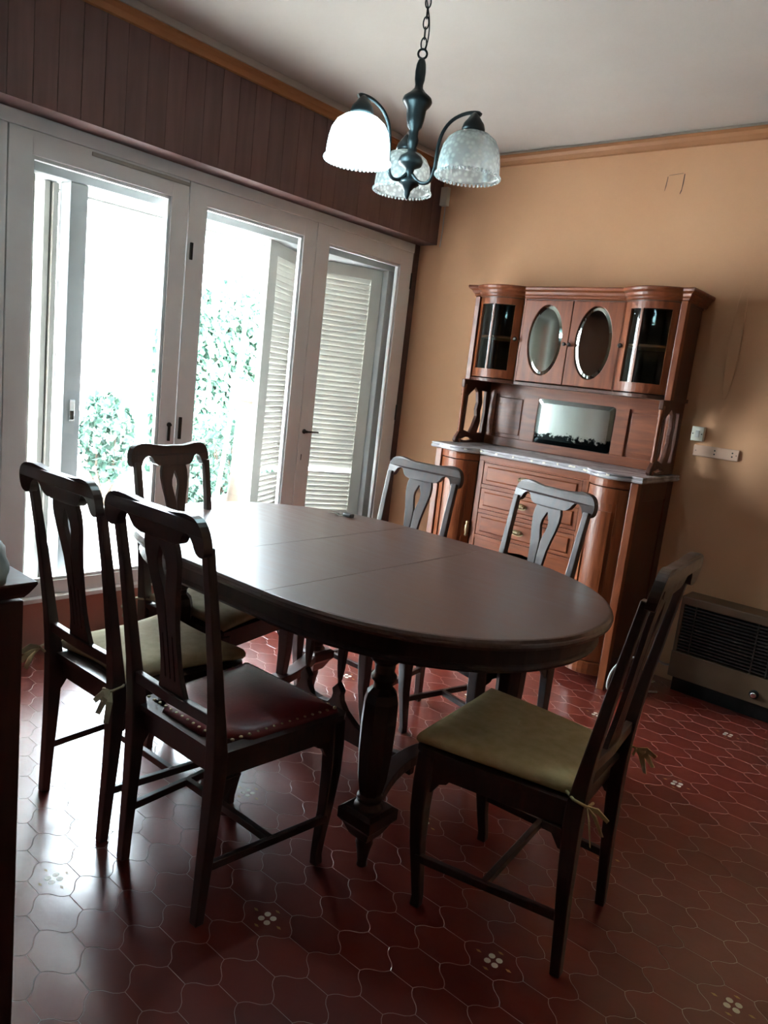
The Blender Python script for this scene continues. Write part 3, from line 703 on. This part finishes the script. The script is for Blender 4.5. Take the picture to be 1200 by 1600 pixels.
for s in (-1,1):    # bowed lower doors
    bw = lb[s]; d = B()
    bowslab(d, bw, .02, .17, .13, 1.0, -.018, 0, 4); bowslab(d, bw, .83, .98, .13, 1.0, -.018, 0, 4)
    bowslab(d, bw, .17, .83, .13, .22, -.018, 0); bowslab(d, bw, .17, .83, .925, 1.0, -.018, 0)
    dr = P(d, 'curved_door', 'oak', .003)
    d = B(); bowslab(d, bw, .17, .83, .22, .925, -.016, -.008); bowslab(d, bw, .24, .76, .26, .885, -.010, .0)
    P(d, 'curved_panel', 'oak', .003, dr)
    t = .93 if s < 0 else .07; p = bw.pt(t); mb = B()
    mb.lathe([(.004,-.045),(.011,-.038),(.007,-.028),(.012,-.015),(.012,.015),(.007,.028),(.011,.038),(.004,.045)], (p.x, p.y-.001, .62), 12)
    P(mb, 'escutcheon', 'brass', 0, dr)
# drawers
P(B().box(.953,.985,-.428,-.39,.125,1.012), 'stile', 'oak'); P(B().box(1.581,1.613,-.428,-.39,.125,1.012), 'stile', 'oak')
mb = B()
for z0, z1 in ((1.004,1.012),(.862,.884),(.722,.743),(.575,.597)): mb.box(.985,1.581,-.427,-.395,z0,z1)
P(mb, 'drawer_rail', 'oakh', .0015)
for z0, z1 in ((.885,1.003),(.744,.861),(.598,.721)):
    d = B(); d.box(.987,1.579,-.425,-.40,z0+.001,z1-.001); dr = P(d, 'drawer', 'oakh', .002)
    d = B(); x0, x1, a, b2 = 1.010, 1.556, z0+.020, z1-.018
    d.loft([[(x0,-.426,a),(x1,-.426,a),(x1,-.426,b2),(x0,-.426,b2)], [(x0+.006,-.433,a+.006),(x1-.006,-.433,a+.006),(x1-.006,-.433,b2-.006),(x0+.006,-.433,b2-.006)]])
    P(d, 'drawer_panel', 'oakh', .0015, dr)
    h = B(); zc = (z0+z1)/2
    h.lathe([(.030,0),(.026,.004),(.012,.006)], (1.255, -.433, zc), 16, axis='y'); 
    h = B()
    h.plate(ell(1.255, zc, .036, .016, 20), [], lambda u, v, d_: (u, -.433-d_, v), 0, .003)
    rings = []
    for k in range(7):
        a = PI/2*k/6; rr = math.cos(a); rings.append([(1.255+.032*rr*math.cos(q), -.436-.022*math.sin(a), zc+.004+.015*rr*math.sin(q)) for q in [PI*2*i/20 for i in range(20)]])
    h.loft(rings[:-1], True)
    for i in range(-3,4): h.tube([(1.255+.008*i,-.438,zc+.014),(1.255+.009*i,-.456,zc+.008),(1.255+.008*i,-.457,zc-.004)], .003, 6)
    P(h, 'shell_pull', 'brass', 0, dr)
# shaped apron and open niche under the drawers
ap = [(.985,.575),(1.581,.575),(1.581,.44),(1.55,.45),(1.53,.49),(1.50,.515),(1.46,.52),(1.43,.505),(1.40,.52),(1.36,.54),(1.283,.548),(1.206,.54),(1.166,.52),(1.136,.505),(1.106,.52),(1.066,.515),(1.036,.49),(1.016,.45),(.985,.44)]
mb = B(); mb.plate(ap, [], lambda u, v, d: (u, d, v), -.422, -.405); P(mb, 'shaped_apron', 'oakh', .002)
mb = B(); mb.box(.985,1.581,-.415,-.02,.40,.415); mb.box(.985,1.581,-.40,-.02,.555,.57); P(mb, 'niche_shelf', 'inside')
mb = B(); mb.box(.985,1.581,-.03,-.019,.125,1.0); P(mb, 'niche_back', 'inside')
mb = B(); mb.box(.985,1.581,-.42,-.40,.125,.40); P(mb, 'lower_panel', 'oakh')
# marble worktop
mp_ = offset_poly(FLW, 0)
def slab(pts, d):
    q = offset_poly(pts, d); q[0] = (q[0][0], -.003); q[-1] = (q[-1][0], -.003); return q
mb = B(); mb.loft([[(x, y, z) for x, y in slab(FLW, d)] for d, z in ((.006,1.044),(.020,1.046),(.026,1.053),(.026,1.059),(.020,1.064),(.024,1.069),(.024,1.074),(.021,1.076))])
P(mb, 'marble_top', 'marble', 0)
mb = B()        # broken white chips along the edge of the stone
rr_ = random.Random(3)
def front_y(x):
    for (a, b2) in zip(FLW[1:-1], FLW[2:-1]):
        if a[0] <= x <= b2[0] and b2[0] > a[0]: return a[1]+(b2[1]-a[1])*(x-a[0])/(b2[0]-a[0])
    return -.45
for k in range(13):
    mb = B(); x = .74+.085*k+rr_.uniform(-.04,.04); L = rr_.choice((.008,.012,.02,.045))*rr_.uniform(.8,1.2); zc = rr_.uniform(1.056,1.068); n_ = 9
    top_ = [(x+L*(i/n_-.5), zc+rr_.uniform(.002,.007)) for i in range(n_+1)]; bot_ = [(x+L*(i/n_-.5), zc-rr_.uniform(.001,.006)) for i in range(n_, -1, -1)]
    mb.plate(top_+bot_, [], lambda u, v, d: (u, front_y(u)-.026+(v-1.062)*.1-d, v), -.006, .0015)
    P(mb, 'edge_chip', 'flower', 0)
# upper part: back
ZT = 1.0765
mb = B(); mb.box(.70,1.866,-.030,-.003,ZT,1.95); P(mb, 'back_board', 'oakh')
mb = B()
mb.box(.72,1.846,-.045,-.030,1.385,1.447); mb.box(.72,1.846,-.045,-.030,ZT,1.128)
for x0, x1 in ((.72,.765),(.955,1.052),(1.524,1.600),(1.800,1.846)): mb.box(x0,x1,-.045,-.030,1.128,1.385)
P(mb, 'back_frame', 'oakh', .003)
for x0, x1 in ((.765,.955),(1.600,1.800)):
    mb = B(); mb.box(x0+.012,x1-.012,-.036,-.030,1.150,1.365); P(mb, 'back_panel', 'oakh', .003)
rp_ = []
x0, x1, z0, z1, rr = 1.055, 1.521, 1.130, 1.383, .018
for cx_, cz_, a0 in ((x1-rr, z1-rr, 0), (x0+rr, z1-rr, 90), (x0+rr, z0+rr, 180), (x1-rr, z0+rr, 270)):
    for i in range(7): a = math.radians(a0+15*i); rp_.append((cx_+rr*math.cos(a), cz_+rr*math.sin(a)))
cmx, cmz = (x0+x1)/2, (z0+z1)/2
mb = MB(Vector((XC, -.25, 0)))
o1 = [(x, -.0455, z) for x, z in rp_]; i1 = [(cmx+(x-cmx)*(1-.024/((x1-x0)/2)), -.051, cmz+(z-cmz)*(1-.024/((z1-z0)/2))) for x, z in rp_]
mb.loft([[(x, -.031, z) for x, y, z in o1], o1, i1]); P(mb, 'long_mirror', 'stain', 0)
# side brackets carrying the upper cupboards
bro = [(-.035,0),(-.33,0),(-.345,.012),(-.335,.035),(-.315,.055),(-.300,.075),(-.292,.11),(-.286,.20),(-.286,.27),(-.300,.285),(-.300,.31),(-.318,.325),(-.320,.368),(-.035,.368)]
h1 = [(-.268,.075),(-.200,.060),(-.175,.10),(-.150,.16),(-.160,.20),(-.150,.24),(-.165,.30),(-.195,.325),(-.215,.310),(-.240,.295),(-.262,.275)]
h2 = [(-.285,.020),(-.240,.032),(-.190,.030),(-.165,.018),(-.200,.012),(-.250,.012)]
h3 = [(-.125,.06),(-.075,.06),(-.065,.18),(-.075,.31),(-.125,.31),(-.105,.24),(-.115,.19),(-.105,.13)]
for xs in (.690, 1.852):
    mb = B(); mb.plate(bro, [h1, h2, h3], lambda u, v, d, xs=xs: (xs+d, u, ZT+v), 0, .022); P(mb, 'scrolled_bracket', 'oakd', .004)
for xs in (.701, 1.863):
    mb = B(); mb.lathe([(.016,.0),(.016,.02),(.010,.028),(.013,.04),(.013,.05),(.009,.056),(.012,.07),(.012,.08),(.009,.09),(.011,.18),(.010,.27),(.014,.28),(.010,.29),(.014,.30),(.014,.34)], (xs, -.300, ZT), 16)
    P(mb, 'turned_column', 'oak', 0)
# upper cupboard
UB = {-1: Bow((.712,-.262), (.985,-.240), .062), 1: Bow((1.571,-.240), (1.856,-.262), .062)}
FUP = front_line(UB, .682, 1.884, -.268, -.24)
for x in (.688, 1.864): P(B().box(x, x+.014, -.262, -.03, 1.44, 1.92), 'upper_side', 'oakd')
for x in (.990, 1.560): P(B().box(x, x+.012, -.23, -.03, 1.46, 1.91), 'partition', 'oakd')
def flr(name, z0, z1, mat, d=0):
    mb = B(); q = offset_poly(FUP, d); q[0] = (q[0][0], -.031); q[-1] = (q[-1][0], -.031); mb.loft([[(x, y, z) for x, y in q] for z in (z0, z1)]); return P(mb, name, mat, .003)
flr('upper_base', 1.444, 1.462, 'oakd', .004); flr('upper_ceiling', 1.900, 1.915, 'oakd', -.002)
mb = B(); rings = []
for d, z in ((.0,1.912),(.008,1.918),(.008,1.926),(.016,1.934),(.020,1.946),(.034,1.956),(.036,1.966),(.034,1.972)):
    q = offset_poly(FUP, d); q[0] = (q[0][0], -.003); q[-1] = (q[-1][0], -.003); rings.append([(x, y, z) for x, y in q])
mb.loft(rings); P(mb, 'cornice', 'oakh', 0)
for x0, x1 in ((.680,.712), (1.856,1.888)):
    P(B().box(x0, x1, -.275, -.235, 1.445, 1.913), 'upper_post', 'oak', .003)
for s in (-1,1):
    bw = UB[s]; d = B(); z0, z1, g0, g1 = 1.468, 1.905, 1.515, 1.872
    ta, tb_ = (.10,.86) if s < 0 else (.17,.90); tm_ = .44 if s < 0 else .42
    bowslab(d, bw, .015, ta, z0, z1, -.016, .0, 4); bowslab(d, bw, tb_, .985, z0, z1, -.016, .0, 4)
    bowslab(d, bw, ta, tb_, z0, g0, -.016, .0); bowslab(d, bw, ta, tb_, g1, z1, -.016, .0)
    bowslab(d, bw, tm_-.02, tm_+.02, g0, g1, -.012, .001, 3)
    dr = P(d, 'glazed_door', 'oak', .003)
    d = B()
    for a, b2 in ((ta, tm_-.02), (tm_+.02, tb_)): bowslab(d, bw, a, b2, g0, g1, -.010, -.007)
    P(d, 'door_glass', 'cabglass', 0, dr)
    t = .95 if s < 0 else .05; p = bw.pt(t, .0); k = B()
    k.lathe([(.005,0),(.005,-.010),(.012,-.014),(.012,-.020),(.006,-.026)], (p.x, p.y, 1.69), 14, axis='y'); P(k, 'knob', 'iron', 0, dr)
    mb = B(); q = [bw.pt(i/10, -.02) for i in range(11)]
    ring = [(p.x, p.y) for p in q]+[(q[-1].x, -.032), (q[0].x, -.032)]
    mb.loft([[(x, y, z) for x, y in ring] for z in (1.690,1.702)]); P(mb, 'inner_shelf', 'oak', .001)
    mb = B(); mb.box(q[0].x, q[-1].x, -.040, -.031, 1.463, 1.899); P(mb, 'cupboard_back', 'inside')
for x0, x1, ocx in ((.999,1.282,1.143), (1.286,1.569,1.425)):
    d = B(); d.plate([(x0,1.468),(x1,1.468),(x1,1.905),(x0,1.905)], [ell(ocx, 1.695, .101, .188, 56)], lambda u, v, d_: (u, d_, v), -.246, -.228)
    dr = P(d, 'mirror_door', 'oak', .003)
    d = B(); e = ell(ocx, 1.695, .1005, .1875, 56); e2 = ell(ocx, 1.695, .080, .166, 56)
    d.loft([[(x, -.2225+(x-ocx)*.058, z) for x, z in e], [(x, -.2325+(x-ocx)*.058, z) for x, z in e], [(x, -.2385+(x-ocx)*.058, z) for x, z in e2]]); P(d, 'oval_mirror', 'mirror', 0, dr)
    kx_ = x1-.012 if x0 < 1.1 else x0+.012; k = B(); k.lathe([(.005,0),(.005,-.008),(.010,-.012),(.010,-.018),(.004,-.022)], (kx_, -.246, 1.68), 12, axis='y')
    P(k, 'knob', 'iron', 0, dr)
P(B().box(.986,.9985,-.244,-.226,1.463,1.91), 'divider', 'oak'); P(B().box(1.5695,1.574,-.244,-.226,1.463,1.91), 'divider', 'oak')

# ------------------------------------------------------------------ gas heater
HL = Vector((2.075, 0, 0)); x0, x1 = 2.075, 2.80
ht = thing('gas_heater', 'low brown gas heater with a black grille against the orange wall', 'heater', (2.44,-.08,0)); off = Vector((2.44,-.08,0))
mb = MB(off); mb.box(x0+.02, x1-.02, -.13, -.004, 0, .078); build(mb, 'plinth', 'heatdark', ht, .003)
mb = MB(off); mb.box(x0, x1, -.15, -.004, .460, .500); mb.box(x0, x0+.02, -.15, -.004, .078, .46); mb.box(x1-.02, x1, -.15, -.004, .078, .46); mb.box(x0+.02, x1-.02, -.06, -.004, .078, .46)
build(mb, 'casing', 'heatbody', ht, .006)
mb = MB(off); mb.box(x0, x1, -.158, -.06, .078, .212); build(mb, 'lower_panel', 'heatbody', ht, .004)
mb = MB(off); mb.box(x0+.02, x1-.02, -.11, -.061, .213, .459); build(mb, 'grille_back', 'heatdark', ht)
mb = MB(off)
for k in range(14): z = .222+.0168*k; mb.box(x0+.02, x1-.02, -.148, -.118, z, z+.007)
for x in (2.15, 2.44, 2.51, 2.70): mb.box(x, x+.008, -.150, -.112, .214, .458)
build(mb, 'grille', 'heatgrille', ht, .001)
mb = MB(off); mb.lathe([(.022,-.158),(.022,-.164),(.017,-.165)], (2.485,0,.125), 24, axis='y'); build(mb, 'knob_ring', 'heatdark', ht)
mb = MB(off); mb.lathe([(.014,-.164),(.014,-.180),(.011,-.183)], (2.485,0,.125), 24, axis='y'); build(mb, 'knob', 'chrome', ht)
mb = MB((1.94,-.40,.01)); mb.tube(smooth_poly([(2.07,-.25,.006),(1.98,-.36,.006),(1.925,-.43,.006),(1.900,-.47,.010),(1.900,-.48,.06),(1.915,-.48,.13),(1.955,-.47,.185),(2.01,-.43,.215),(2.05,-.33,.20),(2.06,-.20,.14),(2.05,-.06,.10)], 2, False), .006, 8)
tag(build(mb, 'cable', 'cable', loc=(1.94,-.40,.01)), 'grey-white cable looping beside the right foot of the sideboard', 'cable')

# ------------------------------------------------------------------ wall fittings
sw = thing('light_switch', 'small square white light switch box on the orange wall', 'switch', (1.962,0,1.30))
mb = MB(); mb.box(-.030,.030,-.032,-.001,-.036,.036); build(mb, 'housing', 'plastic', sw, .003)
mb = MB(); mb.box(-.010,.010,-.036,-.032,-.018,.018); build(mb, 'rocker', 'cable', sw, .002)
mb = MB(); mb.lathe([(.003,-.032),(.003,-.034)], (-.022,0,.0), 8, axis='y'); mb.lathe([(.003,-.032),(.003,-.034)], (.022,0,0), 8, axis='y'); build(mb, 'screw', 'iron', sw)
so = thing('socket_plate', 'wide peach-painted double socket plate below the light switch', 'socket', (2.055,0,1.217))
mb = MB(); mb.box(-.105,.115,-.012,-.001,-.028,.028); build(mb, 'plate', 'socket', so, .004)
mb = MB()
for x in (.0, .085):
    for z in (-.008,.010): mb.lathe([(.004,-.012),(.004,-.0125)], (x,0,z), 10, axis='y')
for x in (-.092, .104): mb.lathe([(.0025,-.012),(.0025,-.0128)], (x,0,0), 8, axis='y')
build(mb, 'socket_holes', 'black', so)
jb = thing('junction_box', 'small grey-white box high in the corner beside the pelmet', 'box', (.172,0,2.55))
mb = MB(); mb.box(-.026,.026,-.035,-.001,-.055,.055); build(mb, 'cover', 'plastic', jb, .003)
mb = MB(); mb.tube([(.0,-.006,-.055),(.002,-.006,-.2),(-.004,-.006,-.30)], .003, 6); build(mb, 'wire', 'cable', jb)
mb = MB((1.6,0,2.52)); z0, z1 = 2.475, 2.575
mb.plate([(1.655,2.572),(1.659,2.572),(1.659,2.53),(1.655,2.49),(1.649,2.475),(1.647,2.478),(1.653,2.50)], [], lambda u, v, d: (u, d, v), -.0015, -.0005)
mb.plate([(1.572,2.565),(1.5745,2.565),(1.572,2.52),(1.567,2.495),(1.566,2.497)], [], lambda u, v, d: (u, d, v), -.0015, -.0005)
mb.plate([(1.578,2.571),(1.65,2.576),(1.65,2.5745),(1.578,2.5695)], [], lambda u, v, d: (u, d, v), -.0015, -.0005)
o = struct(MB(), 'trim_wall_crack', 'black'); bpy.data.objects.remove(o)
o = build(mb, 'trim_wall_crack', 'brownpaint', loc=(1.6,0,2.52)); o['kind'] = 'structure'
mb = MB(); mb.plate(ell(2.05,1.76,.028,.28,32), [], lambda u, v, d: (u, d, v), -.0035, -.0003)
o = build(mb, 'trim_plaster_ridge', 'orange', None, .003); o['kind'] = 'structure'

# ------------------------------------------------------------------ hanging lamp
LC = Vector((1.645, -2.105, 0)); LZ = 2.057; R0 = .188; TH0 = .278
lp = thing('hanging_lamp', 'dark bronze three-arm hanging lamp on a chain, left shade lit blue-white', 'lamp', (LC.x, LC.y, H)); off = Vector((LC.x, LC.y, H))
mb = MB(off)
prof = [(.004,2.335),(.010,2.330),(.014,2.318),(.016,2.300),(.015,2.275),(.012,2.262),(.013,2.252),(.024,2.240),(.042,2.226),(.045,2.216),(.040,2.206),(.030,2.195),(.027,2.165),(.022,2.145),(.014,2.135),(.014,2.120),(.017,2.108),(.015,2.094),(.011,2.085),(.014,2.072),(.034,2.060),(.038,2.048),(.034,2.036),(.014,2.026),(.011,2.010),(.014,1.998),(.032,1.990),(.034,1.982),(.020,1.974),(.010,1.962),(.009,1.952),(.006,1.944),(.001,1.938)]
mb.lathe(prof, (LC.x, LC.y, 0), 24); build(mb, 'stem', 'bronze', lp)
mb = MB(off); mb.tube([(LC.x+.013*math.cos(a)*rt.x, LC.y+.013*math.cos(a)*rt.y, 2.347+.013*math.sin(a)) for a in [2*PI*i/20 for i in range(21)]], .0035, 8); build(mb, 'ring', 'bronze', lp)
z = 2.375; k = 0
while z < H-.03:
    mb = MB(off); a0 = .6+k*PI/2; dx, dy = math.cos(a0), math.sin(a0)
    mb.tube([(LC.x+.008*math.cos(a)*dx, LC.y+.008*math.cos(a)*dy, z+.017*math.sin(a)) for a in [2*PI*i/16 for i in range(17)]], .0022, 6)
    build(mb, 'chain_link', 'bronze', lp); z += .028; k += 1
mb = MB(off); mb.tube([(LC.x+.012*math.sin(q*9), LC.y+.010*math.cos(q*8), 2.36+q*(H-.03-2.36)) for q in [i/30 for i in range(31)]], .002, 6); build(mb, 'wire', 'bronze', lp)
mb = MB(off); mb.lathe([(.052,H-.001),(.052,H-.01),(.03,H-.03),(.008,H-.04)], (LC.x, LC.y, 0), 24); build(mb, 'ceiling_rose', 'bronze', lp)
for k in range(3):
    a = TH0-k*2*PI/3; ux, uy = math.cos(a), math.sin(a)
    def rp(r, z): return (LC.x+ux*r, LC.y+uy*r, z)
    mb = MB(off); mb.tube(smooth_poly([rp(.010,2.010),rp(.035,1.985),(rp(.070,1.985)),rp(.082,2.03),rp(.082,2.08),rp(.090,2.125),rp(.115,2.160),rp(.155,2.178),rp(.195,2.180),rp(.206,2.172)], 2, False), .0055, 8)
    am = build(mb, 'arm', 'bronze', lp)
    c = rp(R0, 0)
    mb = MB(off); mb.lathe([(.004,2.180),(.012,2.172),(.020,2.160),(.030,2.148),(.034,2.135),(.034,2.128),(.028,2.126)], c, 20); build(mb, 'shade_cap', 'bronze', am)
    lit = (k == 1); mb = MB(off); n = 48; rings = []
    for r_, z_ in ((.030,2.126),(.052,2.118),(.070,2.104),(.082,2.084),(.088,2.060),(.091,2.035),(.092,2.015),(.094,2.006)):
        rings.append([(c[0]+r_*math.cos(2*PI*i/n), c[1]+r_*math.sin(2*PI*i/n), z_) for i in range(n)])
    mb.loft(rings, True, False); s1 = build(mb, 'shade', 'shade_lit' if lit else 'shade', am)
    if lit: s1['label'] = 'lit blue-white glass shade'
    md = s1.modifiers.new('t', 'SOLIDIFY'); md.thickness = .002
    mb = MB(off)
    for i in range(n): mb.lathe([(.001,-.005),(.0045,-.0025),(.0045,.0025),(.001,.005)], (c[0]+.094*math.cos(2*PI*i/n), c[1]+.094*math.sin(2*PI*i/n), 2.003), 6)
    build(mb, 'beaded_rim', 'shade_lit' if lit else 'shade', s1)
    mb = MB(off); mb.lathe([(.014,2.128),(.014,2.10),(.013,2.095)], c, 14); build(mb, 'bulb_holder', 'plastic', am)
    mb = MB(off); mb.lathe([(.012,2.096),(.016,2.085),(.024,2.065),(.026,2.048),(.020,2.030),(.008,2.022),(.001,2.021)], c, 16); build(mb, 'bulb', 'bulb_lit' if lit else 'bulb', am)
    if lit:
        pt = bpy.data.lights.new('bulb_light', 'POINT'); pt.energy = .8; pt.color = (.6,.9,1); pt.shadow_soft_size = .03
        pp = bpy.data.objects.new('bulb_light', pt); COL.objects.link(pp); pp.location = (c[0], c[1], 1.99)

# ------------------------------------------------------------------ dresser at the left edge
DX, DY, DZ = 2.0, -3.385, 1.0
dr = thing('low_dresser', 'dark red-brown dresser cut off by the left edge of the photo', 'dresser', (1.45, -3.63, 0)); off = Vector((1.45,-3.63,0))
mb = MB(off); mb.box(.95, DX, DY-.48, DY, .05, DZ-.035); build(mb, 'body', 'dresser', dr, .003)
mb = MB(off); mb.box(.93, DX+.01, DY-.49, DY+.008, 0, .06); build(mb, 'plinth', 'dresser', dr, .003)
mb = MB(off); pl_ = [(.93,DY-.50),(DX+.0,DY-.50),(DX+.0,DY),(.93,DY)]
mb.plan(pl_, [(0,DZ-.030),(.006,DZ-.022),(.013,DZ-.010),(.016,DZ-.004),(.015,DZ)]); build(mb, 'top', 'dresser', dr, .001)
mb = MB(off); mb.box(DX, DX+.006, DY-.44, DY-.05, .15, .88); build(mb, 'end_panel', 'dresser', dr, .004)
for k in range(2):
    x0 = .97+.51*k; mb = MB(off); mb.box(x0, x0+.49, DY, DY+.014, .09, .93); d_ = build(mb, 'door', 'dresser', dr, .004)
    mb = MB(off); mb.lathe([(.012,.014),(.012,.026),(.006,.034)], (x0+(.45 if k == 0 else .04), DY, .55), 12, axis='y'); build(mb, 'knob', 'brass', d_)
# folded cloth bundle on it
rr_ = random.Random(11); mb = MB((1.80,-3.62,DZ)); rings = []
for k in range(9):
    t = k/8; s_ = math.cos(t*PI/2)**.55 if t < 1 else .02; z = DZ+.001+.075*math.sin(t*PI/2)
    rings.append([(1.865+.150*s_*math.cos(a)*(1+.05*math.sin(5*a+k)), -3.450+.074*s_*math.sin(a)*(1+.06*math.sin(7*a+2*k)), z) for a in [2*PI*i/40 for i in range(40)]])
mb.loft(rings, True)
cl = tag(build(mb, 'cloth_bundle', 'greycloth', loc=(1.80,-3.62,DZ)), 'crumpled grey-green cloth on top of the dark dresser', 'cloth')
